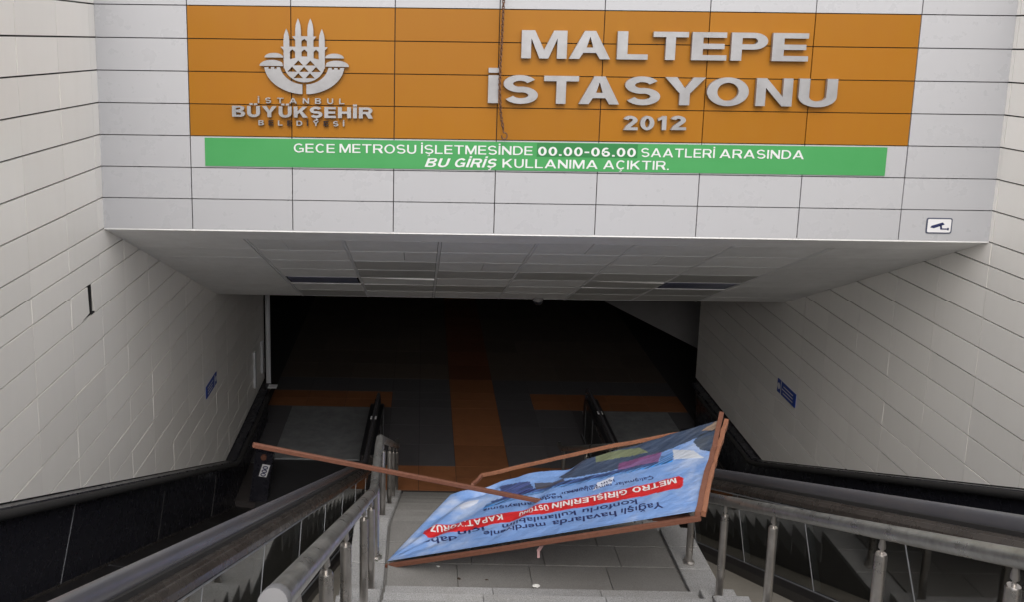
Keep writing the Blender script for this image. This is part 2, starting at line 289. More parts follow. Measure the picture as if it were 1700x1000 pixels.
# ------------------------------------------------------------------ side walls of enamel panels
def clip(poly, f):                     # keep where f(y,z) >= 0
    out = []
    for a, b in zip(poly, poly[1:]+poly[:1]):
        fa, fb = f(*a), f(*b)
        if fa >= 0: out.append(a)
        if (fa >= 0) != (fb >= 0):
            t = fa/(fa-fb); out.append((a[0]+(b[0]-a[0])*t, a[1]+(b[1]-a[1])*t))
    return out
zrows = [Z0-PH*k for k in range(-3, 8)] + [-2.197, -2.44] + [-2.44-.3265*k for k in range(1, 17)]
def side_wall(X, sgn, Ys, c, yend, label):
    root = empty('side_wall', (X, 8.5, -5), label, 'wall')
    top = 1.3; bk = X - sgn*.03
    pts = [(.35, top), (D+.3, top), (D+.3, -1.7), (yend, -3.55), (yend, FL), (.35, FL)]
    # backing wall in two convex pieces
    MB().prism([(.35,top),(D+.3,top),(D+.3,FL),(.35,FL)], bk, bk-sgn*.2, 'x').build('backing', M['seam'], root)
    MB().prism([(D+.3,-1.62),(yend,-1.62),(yend,FL),(D+.3,FL)], bk, bk-sgn*.2, 'x').build('backing', M['seam'], root)
    for a, b in zip(Ys[:-1], Ys[1:]):
        for zt, zb in zip(zrows[:-1], zrows[1:]):
            pg = [(a+.0035, zb+.0075), (b-.0035, zb+.0075), (b-.0035, zt-.0075), (a+.0035, zt-.0075)]
            pg = clip(pg, lambda y, z: z - ((-7.1+c+.012) + .475*(13.5-y)))
            if len(pg) > 2: pg = clip(pg, lambda y, z: z - (-7.1+c+.012))
            if len(pg) < 3: continue
            if D+.1 < a < 13.1 and min(p[1] for p in pg) > soffit(a) + .01: continue
            if a > 13.3 and zb > -3.9: continue
            area = abs(sum(p[0]*q[1]-q[0]*p[1] for p, q in zip(pg, pg[1:]+pg[:1])))/2
            if area < .002: continue
            d = random.uniform(-.002, .002)
            if sgn > 0 and 7.6 < a < 7.8 and -2.5 < zt < -2.4:      # the panel that has split and sprung out of its fixings
                MB().prism([(a+.003,zb+.0055),(7.85,zb+.006),(8.085,zb+.04),(8.065,zt-.0055),(a+.003,zt-.0055)], bk+.012, X+.002, 'x').build('sprung_panel', M['panel'], root)
                MB().box(bk+.003, X-.004, 8.150, 8.165, zb+.0055, zt-.0055).build('gap_shade_strip', M['dark'], root)  # dark strips added as the shade in the open gap, side and bottom
                MB().box(bk+.003, X-.0005, 8.14, 8.2185, zb+.006, zb+.02).build('gap_shade_strip', M['dark'], root)
                MB().prism([(8.22,zb+.0055),(b-.003,zb+.0055),(b-.003,zt-.0055),(8.17,zt-.0055)], bk+.002, X, 'x').build('panel', M['panel'], root)
                continue
            o = MB().prism(pg, bk+sgn*.002, X+d, 'x').build('panel', M['panel'], root)
            if False: pass
            elif random.random() < .18:
                ang = R(random.uniform(-.25, .25))
                o.matrix_parent_inverse = Matrix.Translation(-Vector(root.location)) @ Matrix.Translation((X-.02, a, zb)) @ Matrix.Rotation(ang, 4, 'Z') @ Matrix.Translation((-X+.02, -a, -zb))
    return root
ysL = [.35, 1.35, 2.15, 2.95, 3.75, 4.55, 5.33, 6.11, 6.89, 7.67, 8.42, 9.11, 9.90, 10.66, 11.44, 12.22, 13.0, 13.79, 14.58, 15.36, 16.2, 17.1]
ysR = [.35, 1.39, 2.18, 2.97, 3.76, 4.55, 5.34, 6.13, 6.92, 7.72, 8.52, 9.32, 10.12, 10.90, 11.72, 12.45, 13.23, 14.04, 14.78, 15.63, 16.44, 17.1]
wl = side_wall(XL, 1, ysL, -.06, 17.1, 'left stairway wall of off-white panels with one panel sprung loose')
wr = side_wall(XR, -1, ysR, .12, 17.1, 'right stairway wall of off-white panels, all panels in place')

# ------------------------------------------------------------------ sloping ceiling
ce = MB().prism([(D+.035, soffit(D+.035)+.03), (13.25, soffit(13.25)+.03), (13.25, -3.82), (D+.305, SOF+.30), (D+.305, SOF-.0), (D+.035, SOF-.0)], XL, XR, 'x').build('ceiling', M['dark'], kind='structure')
def cpanel(name, x0, x1, y0, y1, m, drop=0, tl=0, th=.02):
    z = lambda y: soffit(y)
    v = []
    for dz in (0, th):
        v += [(x0,y0,z(y0)+dz-drop),(x1,y0,z(y0)+dz-drop-tl),(x1,y1,z(y1)+dz-drop),(x0,y1,z(y1)+dz-drop+tl*.3)]
    return MB().add(v, [(0,1,2,3),(7,6,5,4),(0,4,5,1),(1,5,6,2),(2,6,7,3),(3,7,4,0)]).build(name, M[m], ce)
cx = [-1.93+1.0633*k for k in range(7)]
cy = [8.97+.6*k for k in range(8)]; cy[-1] = 13.2
cpanel('plain_strip', XL, XR, D+.032, 8.96, 'ceil', drop=.004)
for k in range(8):       # the plain linear panels left and right of the grid
    y0 = 8.965 + k*.53; y1 = min(y0+.524, 13.245)
    cpanel('plain_panel', XL+.003, cx[0]-.03, y0, y1, 'ceil', drop=random.uniform(.002,.004))
    cpanel('plain_panel', cx[-1]+.03, XR-.003, y0, y1, 'ceil', drop=random.uniform(.002,.004))
dark_cells = {(1,2),(1,3),(2,3),(2,5),(3,3),(4,4),(4,5),(5,3),(5,5),(5,6),(4,6),(1,5),(0,6),(4,3)}
for i in range(6):
    for j in range(7):
        x0, x1, y0, y1 = cx[i]+.022, cx[i+1]-.022, cy[j]+.015, cy[j+1]-.015
        if (i, j) in ((0,4),(5,4)):
            cpanel('lamp_diffuser', x0+.03, x1-.03, y0+.06, y1-.06, 'lampglass', drop=.0)
            continue
        m = 'ceil_dk' if (i,j) in dark_cells else 'ceil'
        tl = .022 if (i,j) in ((1,4),(4,4)) else random.uniform(-.002,.002)
        if (i + 2*j) % 3 == 0 and j < 3:
            xm = (x0+x1)/2 + random.uniform(-.15,.15)
            cpanel('panel', x0, xm-.004, y0, y1, m, tl=tl); cpanel('panel', xm+.004, x1, y0, y1, m)
        else: cpanel('panel', x0, x1, y0, y1, m, tl=tl)
for x in cx: cpanel('grid_bar', x-.016, x+.016, 8.965, 13.24, 'ceil_frame', drop=.003)
for y in cy[1:]:
    for i in range(6): cpanel('grid_bar', cx[i]+.021, cx[i+1]-.021, y-.010, y+.010, 'ceil_frame', drop=.002)
MB().box(XL, XR, 13.252, 13.30, -4.097, -3.6).build('fascia', M['dark'], ce)
dm = empty('dome_camera', (1.88, 13.15, -4.10), 'small round dome camera hanging at the rear edge of the sloping ceiling', 'camera')
MB().tube([(1.88,13.15,-4.02),(1.88,13.15,-4.10)], [.09,.08], 20).build('base', M['concrete'], dm, smooth=True)
MB().tube([(1.88,13.15,-4.10),(1.88,13.15,-4.13),(1.88,13.15,-4.165),(1.88,13.15,-4.18)], [.085,.08,.05,.012], 20).build('lens_dome', M['black'], dm, smooth=True)

# ------------------------------------------------------------------ stairs
st = MB()
base = [(.35,GR-.02)]
NU, NLW = 20, 20
ru = (GR-LZ)/NU; tu = (LY0-.35-.0)/(NU-.0); rl = (LZ-FL)/NLW; tl_ = (13.95-LY1)/NLW
prof = [(-.2, GR-.03)]
y = LY0 - tu*(NU-1); ups = []
ups.append((-.2, y, GR))
for k in range(1, NU):
    ups.append((y, y+tu, GR-ru*k)); y += tu
lows = [(LY1+tl_*(k-1), LY1+tl_*k, LZ-rl*k) for k in range(1, NLW)]
poly = []
for a, b, z in ups: poly += [(a, z-.035), (b, z-.035)]
ups_end = poly[-1]
poly += [(LY0, LZ-.035), (LY1, LZ-.035)]
for a, b, z in lows: poly += [(a, z-.035), (b, z-.035)]
poly += [(13.95, FL-.25), (-.2, FL-.25)]
poly = [p for k, p in enumerate(poly) if k == 0 or (abs(p[0]-poly[k-1][0])+abs(p[1]-poly[k-1][1])) > 1e-4]
sx0, sx1 = -.285, 2.375
stairs = st.prism(poly, sx0-.334, sx1+.294, 'x').build('stairs', M['stone'], kind='structure')
def slab(name, x0, x1, y0, y1, z, m='stone', t=.034, bev=.004):
    return MB().box(x0, x1, y0, y1, z-t, z).build(name, M[m], stairs, bevel=bev)
def treads(a, b, z, seed, m='stone'):
    rnd = random.Random(seed); n = 3
    cuts = [sx0+.012] + [sx0 + (sx1-sx0)*(k+rnd.uniform(-.12,.12))/n for k in (1,2)] + [sx1-.012]
    for k in range(3): slab('tread', cuts[k]+.002, cuts[k+1]-.002, a-.02, b-.004, z+rnd.uniform(-.0015,.0015), m)
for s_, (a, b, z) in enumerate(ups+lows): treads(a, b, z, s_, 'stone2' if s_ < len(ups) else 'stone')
for s_, (a, b) in enumerate([(LY0-.02, 7.08), (7.084, 7.40), (7.404, LY1)]):
    rnd = random.Random(90+s_); n = 4; cuts = [sx0+.012] + [sx0+(sx1-sx0)*(k+.22*(s_%2)+rnd.uniform(-.05,.05))/n for k in range(1,n)] + [sx1-.012]
    for k in range(n): slab('landing_slab', cuts[k]+.002, cuts[k+1]-.002, a, b-.003, LZ+rnd.uniform(-.001,.001))
# stepped side borders carrying the railings
for (x0, x1) in ((sx0-.34, sx0-.012), (sx1+.012, sx1+.30)):
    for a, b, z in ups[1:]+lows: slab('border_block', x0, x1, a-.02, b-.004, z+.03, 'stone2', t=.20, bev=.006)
    for a, b in ((LY0-.02, 7.05), (7.054, 7.40), (7.404, LY1)): slab('border_block', x0, x1, a, b-.003, LZ+.012, 'stone2', t=.05, bev=.005)

# ------------------------------------------------------------------ railings
def rail_z(y):
    if y < 6.8: return -3.86 + .498*(6.8-y)
    if y < 7.78: return -3.86
    return -3.86 - .517*(y-7.78)
def base_z(y):
    for a, b, z in ups[1:]+lows:
        if a-.02 <= y < b-.02: return z+.03
    if y > 13.3: return FL+.004
    return LZ+.012 if LY0-.02 <= y < LY1+.1 else GR
def railing(X, posts, y0, label, r=.042):
    root = empty('stair_railing', (X, 7.2, LZ), label, 'railing', 'steel railings of the stairs')
    P = [(y0, rail_z(y0)), (6.74, rail_z(6.74)), (6.86, -3.865), (7.68, -3.865), (7.84, rail_z(7.84)), (13.9, rail_z(13.9)), (14.15, rail_z(13.9)-.03)]
    MB().tube([(X, a, b) for a, b in P], r, 20).build('handrail', M['railsteel'], root, smooth=True)
    yy, zz = y0, rail_z(y0); n = Vector((0, -1, .498)).normalized()
    c = Vector((X, yy, zz)); MB().tube([c-n*.05, c+n*.006, c+n*.012, c+n*.016], [r*1.03, r*1.03, r*.97, r*.1], 20).build('end_cap', M['cap'], root, smooth=True)
    for py in posts:
        zb, zt = base_z(py), rail_z(py)-.125
        p = MB().tube([(X,py,zb),(X,py,zt-.012),(X,py,zt)], [.031,.031,.026], 18).build('post', M['steel'], root, smooth=True)
        MB().tube([(X,py,zt),(X,py,zt+.022),(X,py,zt+.03),(X,py,zt+.045),(X,py,rail_z(py)-.03)], [.009,.009,.018,.018,.009], 12).build('neck', M['steel'], p, smooth=True)
        MB().tube([(X,py,zb),(X,py,zb+.012),(X,py,zb+.022)], [.055,.052,.034], 20).build('base_flange', M['steel'], p, smooth=True)
    return root
low_posts = [8.44, 10.35, 11.8, 13.65]
railing(-.385, [2.45, 3.25, 4.15, 5.55, 6.38, 7.13]+low_posts, 2.05, 'steel handrail on round posts along the left side of the stairs')
railing(2.5, [1.3, 2.3, 3.25, 4.2, 5.5, 6.38, 7.15]+low_posts, .3, 'steel handrail on round posts along the right side of the stairs')

# ------------------------------------------------------------------ escalators
def escalator(xw, xo, c, label, k_taper=0):
    """xw wall-side face, xo centre of the handrail beside the stairs"""
    s = 1 if xo > xw else -1
    root = empty('escalator', ((xw+xo)/2, 13.5, FL), label, 'escalator', 'escalators on both sides of the stairs')
    ytop = 13.5-(GR+.9-(-7.1))/.475
    def path(dz=0, y_end=16.35, y_start=-.5): return [(y_start, GR+.9+c+dz), (ytop, GR+.9+c+dz), (13.35, hand(13.35, c)+dz), (13.6, -7.12+c+dz), (y_end, -7.12+c+dz)]
    def sec(*p): return [(xo+s*a, b) for a, b in p]
    # stair-side balustrade
    pts = [(xo, a, b) for a, b in path(-.0, 16.3)]
    arc = [(xo, 16.3+.30*math.sin(t), -7.12+c-.30+.30*math.cos(t)) for t in [math.pi*k/8 for k in range(1, 9)]]
    MB().tube(pts+arc+[(xo, 15.6, -7.72+c)], .03, 16, squash=2.35).build('handrail', M['rubber'], root, smooth=True)
    MB().sweep(sec((-.05,-.02),(.05,-.02),(.05,-.06),(-.05,-.06)), path(0, 16.25)).build('handrail_guide', M['dark'], root)
    MB().sweep(sec((-.07,-.05),(.078,-.05),(.088,-.066),(.10,-.068),(.125,-.10),(.13,-.14),(.115,-.15),(-.07,-.15)), path(0, 15.0)).build('top_trim', M['trim'], root)
    MB().sweep(sec((.119,-.151),(.124,-.151),(.124,-.165),(.119,-.165)), path(0, 15.0)).build('trim_strip', M['jointmetal'], root)
    MB().sweep(sec((-.07,-.151),(.03,-.151),(.03,-.98),(-.07,-.98)), path(0, 16.15)).build('inner_panel', M['black'], root)
    MB().sweep(sec((.031,-.87),(.145,-.87),(.165,-.93),(.165,-1.3),(.031,-1.3)), path(0, 16.2)).build('base_cladding', M['blackdeck'], root)
    MB().sweep(sec((.125,-.862),(.137,-.862),(.137,-.869),(.125,-.869)), path(0, 16.2)).build('base_strip', M['jointmetal'], root)
    ny = 16.0; pg = [(13.9, FL+.002), (13.9, -7.15+c)] + [(ny+.27*math.sin(t), -7.42+c+.27*math.cos(t)) for t in [math.pi*k/10 for k in range(0, 8)]] + [(ny+.1, FL+.002)]
    a, b_ = sorted((xo-s*.11, xo+s*.115)); MB().prism(pg, a, b_, 'x').build('newel', M['newel'], root)
    MB().box(xo-.05, xo+.05, 15.2, 15.32, -7.088+c, -7.080+c).build('newel_label', M['white'], root)
    # glass panes, joints square to the slope
    k = 0; ya = -.3
    while ya < 15.9:
        yb = min(ya+1.42, 16.0)
        def zt(y): return (GR+.9+c if y < ytop else hand(y, c))-.15
        def q(y, t):      # leaning joint on the slope
            lean = -.31*t if ytop+.5 < y < 13.4 else 0
            return (y+lean, zt(y+lean)-.715*t)
        pg = [q(ya+.006, 0), q(ya+.006, 1), q(yb-.006, 1), q(yb-.006, 0)]
        MB().prism(pg, xo+s*.105, xo+s*.117, 'x').build('glass_pane', M['glass'], root)
        a0, a1 = q(yb, 0), q(yb, 1)
        MB().prism([(a0[0]-.006,a0[1]),(a1[0]-.006,a1[1]),(a1[0]+.006,a1[1]),(a0[0]+.006,a0[1])], xo+s*.103, xo+s*.120, 'x').build('pane_joint', M['jointmetal'], root)
        ya = yb
    # wall-side balustrade: black panels with a thin ledge
    xi = xw + s*.10
    sw = lambda *p: [(xw+s*a, b) for a, b in p]
    MB().sweep(sw((.002,.0),(.135,-.0),(.150,-.02),(.150,-.09),(.002,-.09)), path(0, 16.9)).build('wall_ledge', M['black'], root)
    MB().tube([(xw+s*.18, a, b-.05) for a, b in path(0, 16.3)], .04, 10).build('wall_handrail', M['dark'], root, smooth=True)
    ya = -.5
    for yb in [2.2, 4.6, 7.26, 9.9, 12.4, 14.6, 16.6]:
        P = [p for p in path(0, 16.9)]
        f = lambda y: (GR+.9+c if y < ytop else hand(y, c))
        def edge(y): l = -.40 if 1 < y < 13.2 else 0; return [(y, f(y)-.091), (y+l, f(y+l)-.85)]
        e0, e1 = edge(ya), edge(yb)
        mid = [(13.5, f(13.5)-.091)] if ya < 13.5 < yb else []
        midb = [(13.5, f(13.5)-.85)] if ya < 13.5 < yb else []
        if ya < ytop < yb: mid = [(ytop, f(ytop)-.091)]; midb = [(ytop, f(ytop)-.85)]
        pg = [(e0[0][0]+.005, e0[0][1])] + mid + [(e1[0][0]-.005, e1[0][1]), (e1[1][0]-.005, e1[1][1])] + midb + [(e0[1][0]+.005, e0[1][1])]
        MB().prism(pg, xw+s*.002, xw+s*.12, 'x').build('side_panel', M['black'], root)
        a0, a1 = e1
        MB().prism([(a0[0]-.007,a0[1]),(a1[0]-.007,a1[1]),(a1[0]+.007,a1[1]),(a0[0]+.007,a0[1])], xw+s*.105, xw+s*.1225, 'x').build('panel_joint', M['jointmetal' if yb == 7.26 else 'blackdeck'], root)
        ya = yb
    MB().sweep(sw((.12,-.84),(.135,-.84),(.135,-.865),(.12,-.865)), path(0, 16.6)).build('base_strip', M['trim'], root)
    MB().sweep(sw((.136,-.862),(.44,-.905),(.45,-.925),(.45,-1.1),(.002,-1.1),(.002,-.866),(.136,-.866)), path(0, 16.6)).build('deck', M['blackdeck'], root)
    MB().sweep(sw((.44,-.896),(.458,-.900),(.458,-.93),(.45,-.926)), path(0, 16.6)).build('deck_strip', M['trim'], root)
    for yj in (3.5, 7.9, 11.5):
        z = hand(yj, c)
        MB().add([(xw+s*.137,yj,z-.858),(xw+s*.44,yj,z-.900),(xw+s*.44,yj+.014,z-.9065),(xw+s*.137,yj+.014,z-.8645)], [(0,1,2,3)]).build('deck_joint', M['jointmetal'], root)
    # steps
    x0, x1 = sorted((xw+s*.465, xo-s*.08))
    off = -1.24
    yk = ytop+.2
    while yk < 13.2:
        z = hand(yk, c)+off
        m = MB().box(x0, x1, yk, yk+.41, z-.20, z)
        m.build('step', M['steptread'], root); yk += .42
    MB().prism([(-.8,GR-.3),(ytop,GR-.3),(13.5,FL-.3),(14.0,FL-.3),(14.0,FL-1.5),(-.8,FL-1.5)], x0-.3, x1+.2, 'x').build('truss_casing', M['dark'], root)
    MB().box(x0, x1, 13.3, 15.0, FL-.05, FL-.0).build('flat_step', M['steptread'], root)
    MB().box(x0, x1, 15.0, 15.35, FL-.05, FL+.022).build('comb', M['plate'], root, bevel=.006)
    MB().box(x0, x1, 15.36, 17.36, FL-.05, FL+.014).build('floor_plate', M['plate'], root, bevel=.004)
    MB().box(x0, x1, -1.2, ytop+.2, GR-.05, GR+.012).build('floor_plate', M['plate'], root)
    if k_taper:
        for ob in root.children_recursive:
            if ob.type != 'MESH': continue
            for v in ob.data.vertices:
                f = min(1.25, max(0, (v.co.x-xw)/(xo-xw))); v.co.x += f*(-.07 + k_taper*(v.co.y-3))
    return root
escL = escalator(XL, -1.18, -.06, 'escalator left of the stairs, beside the wall with the sprung panel', .030)
escR = escalator(XR, 3.45, .12, 'escalator right of the stairs, behind the fallen banner corner')
# sloping stone ledges between stairs and escalators
def ledge(x0, x1, c, drop, label):
    m = MB().sweep([(x0,0),(x1,0),(x1,-1.2),(x0,-1.2)], [(.2, GR-.12), (.6, hand(.6, c)-drop), (13.45, hand(13.45,c)-drop), (13.9, FL+.02)])
    o = m.build('stone_ledge', M['ledge'], None); tag(o, label, 'ledge'); return o
ledge(sx1+.302, 3.283, .12, 1.02, 'beige stone slope between the right railing and the right escalator')
ledge(-1.12, sx0-.342, -.06, 1.0, 'narrow beige stone slope between the left railing and the left escalator')

# ------------------------------------------------------------------ posts and lights at the ends of the side walls
o = MB().tube([(XL+.10,17.0,-7.35),(XL+.10,17.0,-3.82)], .052, 14).build('pipe', M['pole'], None, smooth=True)
tag(o, 'tall pale vertical pipe at the far end of the left wall', 'pipe')
for y, z0, z1, lab in ((15.95,-6.87,-6.13,'short pale vertical strip on the left wall, the nearer and lower one'),(16.7,-6.86,-6.18,'short pale vertical strip on the left wall next to the tall pipe')):
    o = MB().box(XL+.004, XL+.05, y-.05, y+.05, z0, z1).build('wall_strip', M['pole'], None, bevel=.005); tag(o, lab, 'strip')
o = MB().box(XL+.18, XL+.36, 16.45, 16.62, -7.10, -7.085).build('newel_label', M['white'], escL)
MB().prism([(-2.93,FL),(-2.62,FL),(-2.50,-7.02),(-2.80,-6.98)], 13.5, 13.75, 'y').build('skirt_housing', M['black'], escL)
sk = empty('safety_sticker', (-2.75, 13.2, -8.0), 'small white sticker with three blue round symbols at the foot of the left escalator', 'sticker')
e1 = Vector((.135,0,-.02)); e2 = Vector((.07,.0,.22)); o0 = Vector((-2.755,13.488,-7.42)); nn = e1.cross(e2).normalized(); nn = nn if nn.y < 0 else -nn
MB().add([o0, o0+e1, o0+e1+e2, o0+e2] + [p-nn*.01 for p in (o0, o0+e1, o0+e1+e2, o0+e2)], [(0,1,2,3),(7,6,5,4),(0,4,5,1),(1,5,6,2),(2,6,7,3),(3,7,4,0)]).build('plate', M['white'], sk)
for k in range(3):
    c_ = o0 + e1*.5 + e2*(.19+.29*k)
    MB().tube([c_+nn*.003+e1.normalized()*.030*math.cos(t)*1.3+e2.normalized()*.024*math.sin(t) for t in [2*math.pi*i/16 for i in range(17)]], .009, 6, cap=False).build('symbol', M['navy'], sk)
o = MB().tube([(-2.66,13.50,-7.07),(-2.66,13.47,-7.07)], .05, 14).build('stop_button', M['wood'], None); tag(o, 'small round reddish stop button above the blue and white sticker', 'button')

# blue notices on the walls
def wall_notice(X, s, y0, y1, z0, z1, label):
    root = empty('wall_notice', (X, (y0+y1)/2, z0), label, 'sign', 'blue notices on the stairway walls')
    t = .012; a, b_ = sorted((X+s*.005, X+s*(.005+t)))
    MB().box(a, b_, y0, y1, z0, z1).build('plate', M['blue_sign'], root)
    xf = X+s*(.019); h = z1-z0; near = (y1 if s < 0 else y1)
    # round symbol on a pale field at one end, lines of writing on the rest
    a, b_ = sorted((X+s*.0172, xf)); MB().box(a, b_, y1-.20*abs(y1-y0)-.02, y1-.20*abs(y1-y0), z0, z1).build('divider', M['white'], root)
    MB().tube([(X+s*.0172, y1-.09*(y1-y0), (z0+z1)/2), (xf, y1-.09*(y1-y0), (z0+z1)/2)], h*.24, 16).build('symbol', M['white'], root)
    for k in range(3):
        zz = z1 - h*(k+1)/4
        MB().box(a, b_, y0+.08, y1-.27*(y1-y0)-random.uniform(0,.12), zz-h*.035, zz+h*.035).build('text_line', M['white'], root)
wall_notice(XR, -1, 12.48, 13.14, -5.56, -5.34, 'small blue notice with a round symbol on the right wall')
wall_notice(XL, 1, 12.34, 12.98, -5.52, -5.33, 'small blue notice with a round symbol on the left wall')

# ------------------------------------------------------------------ lettering
def glyphs(text, extrude=0, offset=0, shear=0, space=1):
    cu = bpy.data.curves.new('t', 'FONT'); cu.body = text; cu.extrude = extrude; cu.offset = offset; cu.shear = shear; cu.space_character = space
    cu.resolution_u = 5
    ob = bpy.data.objects.new('t', cu); C.objects.link(ob); bpy.context.view_layer.update()
    me = bpy.data.meshes.new_from_object(ob.evaluated_get(bpy.context.evaluated_depsgraph_get()))
    V = [tuple(v.co) for v in me.vertices]; F = [tuple(p.vertices) for p in me.polygons]
    bpy.data.objects.remove(ob); bpy.data.curves.remove(cu); bpy.data.meshes.remove(me)
    par = list(range(len(V)))
    def fd(a):
        while par[a] != a: par[a] = par[par[a]]; a = par[a]
        return a
    for f in F:
        for q in f[1:]: par[fd(q)] = fd(f[0])
    comp = {}
    for i in range(len(V)): comp.setdefault(fd(i), []).append(i)
    groups = []
    for ids in sorted(comp.values(), key=lambda ids: -(max(V[i][0] for i in ids)-min(V[i][0] for i in ids))):
        a, b_ = min(V[i][0] for i in ids), max(V[i][0] for i in ids)
        for g_ in groups:
            ov = min(b_, g_[1])-max(a, g_[0])
            if ov > .45*max(1e-6, min(b_-a, g_[1]-g_[0])): g_[0] = min(a, g_[0]); g_[1] = max(b_, g_[1]); g_[2] += ids; break
        else: groups.append([a, b_, list(ids)])
    groups.sort(key=lambda g_: g_[0]); res = []
    for a, b_, ids in groups:
        s_ = set(ids); mp = {i: k for k, i in enumerate(ids)}
        res.append(([V[i] for i in ids], [tuple(mp[i] for i in f) for f in F if f[0] in s_]))
    return res
_cap = glyphs('H')[0][0]; CAP0, CAP1 = min(v[1] for v in _cap), max(v[1] for v in _cap)
# ---- outlined capitals, unit cap height; each glyph is a list of contours (outer ones and holes)
def ribbon(c, w):
    c = [Vector(p) for p in c]; L_, R_ = [], []
    for i, p in enumerate(c):
        d0 = (p-c[i-1]).normalized() if i else None; d1 = (c[i+1]-p).normalized() if i < len(c)-1 else None
        if d0 is None: d0 = d1
        if d1 is None: d1 = d0
        t = (d0+d1).normalized(); n = Vector((-t.y, t.x)); k = w/2/max(.5, n.dot(Vector((-d0.y, d0.x))))
        L_.append(tuple(p+n*k)); R_.append(tuple(p-n*k))
    return L_ + R_[::-1]
def arc(cx_, cy_, rx, ry, a0, a1, n=14): return [(cx_+rx*math.cos(R(a0+(a1-a0)*i/n)), cy_+ry*math.sin(R(a0+(a1-a0)*i/n))) for i in range(n+1)]
def rect(x0, y0, x1, y1): return [(x0,y0),(x1,y0),(x1,y1),(x0,y1)]
def cap_glyph(ch, s):
    h = s*.5; v = s*.88           # v: thickness of horizontal strokes
    if ch == 'I': return [rect(0,0,s,1)], s
    if ch == 'İ': return [rect(0,0,s,1), rect(0,1.09,s,1.26)], s
    if ch == 'L': return [[(0,0),(.64,0),(.64,v),(s,v),(s,1),(0,1)]], .64
    if ch == 'T': W=.78; return [[(W/2-h,0),(W/2+h,0),(W/2+h,1-v),(W,1-v),(W,1),(0,1),(0,1-v),(W/2-h,1-v)]], W
    if ch == 'E': W=.68; return [[(0,0),(W,0),(W,v),(s,v),(s,.5-v/2),(W*.93,.5-v/2),(W*.93,.5+v/2),(s,.5+v/2),(s,1-v),(W*.98,1-v),(W*.98,1),(0,1)]], W
    if ch == 'H': W=.76; return [[(0,0),(s,0),(s,.5-v/2),(W-s,.5-v/2),(W-s,0),(W,0),(W,1),(W-s,1),(W-s,.5+v/2),(s,.5+v/2),(s,1),(0,1)]], W
    if ch == 'N': W=.78; return [[(0,0),(s*.95,0),(s*.95,.66),(W-s*1.0,0),(W,0),(W,1),(W-s*.95,1),(W-s*.95,.34),(s*1.0,1),(0,1)]], W
    if ch == 'M': W=.93; return [[(0,0),(s*.92,0),(s*.92,.72),(W/2-s*.42,0),(W/2+s*.42,0),(W-s*.92,.72),(W-s*.92,0),(W,0),(W,1),(W-s*1.25,1),(W/2,.30),(s*1.25,1),(0,1)]], W
    if ch == 'A': W=.94; return [[(0,0),(s*1.08,0),(s*1.08+.09,.22),(W-s*1.08-.09,.22),(W-s*1.08,0),(W,0),(W/2+s*.58,1),(W/2-s*.58,1)], [(s*1.08+.16,.22+v),(W/2,.80),(W-s*1.08-.16,.22+v)]], W
    if ch == 'Y': W=.86; return [[(W/2-h,0),(W/2+h,0),(W/2+h,.42),(W,1),(W-s*1.18,1),(W/2,.60),(s*1.18,1),(0,1),(W/2-h,.42)]], W
    if ch == 'K': W=.82; return [[(0,0),(s,0),(s,.30),(s+.13,.44),(W-s*1.22,0),(W,0),(s+.27,.585),(W-.03,1),(W-.03-s*1.25,1),(s,.56),(s,1),(0,1)]], W
    if ch == 'Z': W=.70; return [[(0,0),(W,0),(W,v),(s*1.35,v),(W-.02,1-v),(W-.02,1),(.04,1),(.04,1-v),(W-s*1.35,1-v),(0,v)]], W
    if ch == 'O': W=.88; return [arc(W/2,.5,W/2,.515,0,360,36)[:-1], arc(W/2,.5,W/2-s,.515-v,0,360,36)[:-1]], W
    if ch == '0': W=.62; return [arc(W/2,.5,W/2,.51,0,360,32)[:-1], arc(W/2,.5,W/2-s*.95,.51-v,0,360,32)[:-1]], W
    if ch == 'C': W=.80; return [ribbon(arc(W/2+.02,.5,W/2-h,.515-v/2,42,318,26), s*.95)], W
    if ch == 'G': W=.84; return [ribbon(arc(W/2,.5,W/2-h,.515-v/2,42,300,26)+[(W-h,.13),(W-h,.44),(W*.54,.44)], s*.92)], W
    if ch == 'U': W=.76; return [ribbon([(h,1),(h,.36)]+arc(W/2,.36,W/2-h,.36-v/2+.01,190,350,14)+[(W-h,.36),(W-h,1)], s*.97)], W
    if ch == 'S': W=.74; ry=(.515-v/2+.0)/2; return [ribbon(arc(W/2-.01,1.01-v/2-ry,W/2-h-.01,ry,25,262,18)+arc(W/2+.01,-.01+v/2+ry,W/2-h,ry,82,-155,18), s*.93)], W
    if ch == '2': W=.62; return [ribbon(arc(W/2-.01,1.01-v/2-.215,W/2-h-.01,.215,168,-25,14)+[(s*.95,v/2+.14),(s*.72,v/2),(W,v/2)], s*.92)], W
    if ch == '1': return [[(.20,0),(.20+s,0),(.20+s,1),(.24,1),(0,.80),(0,.64),(.20,.76)]], .20+s
    if ch == '6': W=.62; return [ribbon(arc(W/2,.5,W/2-h,.51-v/2,55,185,14)[:-1]+arc(W/2,.30,W/2-h,.31-v/2,180,360+150,20), s*.9)], W
    if ch in 'PR':
        W=.74 if ch == 'P' else .80; a=W-.30; yb=.40
        bowl = arc(a,(1+yb)/2,.29,(1-yb)/2,90,-90,12); inner = arc(a,(1+yb)/2,.29-s*.95,(1-yb)/2-v,90,-90,10)
        hole = [(s,1-v)]+inner+[(s,yb+v)]
        if ch == 'P': return [[(0,0),(0,1)]+bowl+[(s,yb),(s,0)], hole], W
        return [[(0,0),(0,1)]+bowl[:-2]+[(a+.16,yb+.02),(W+.02,0),(W+.02-s*1.2,0),(a-.10,yb),(s,yb),(s,0)], hole], W
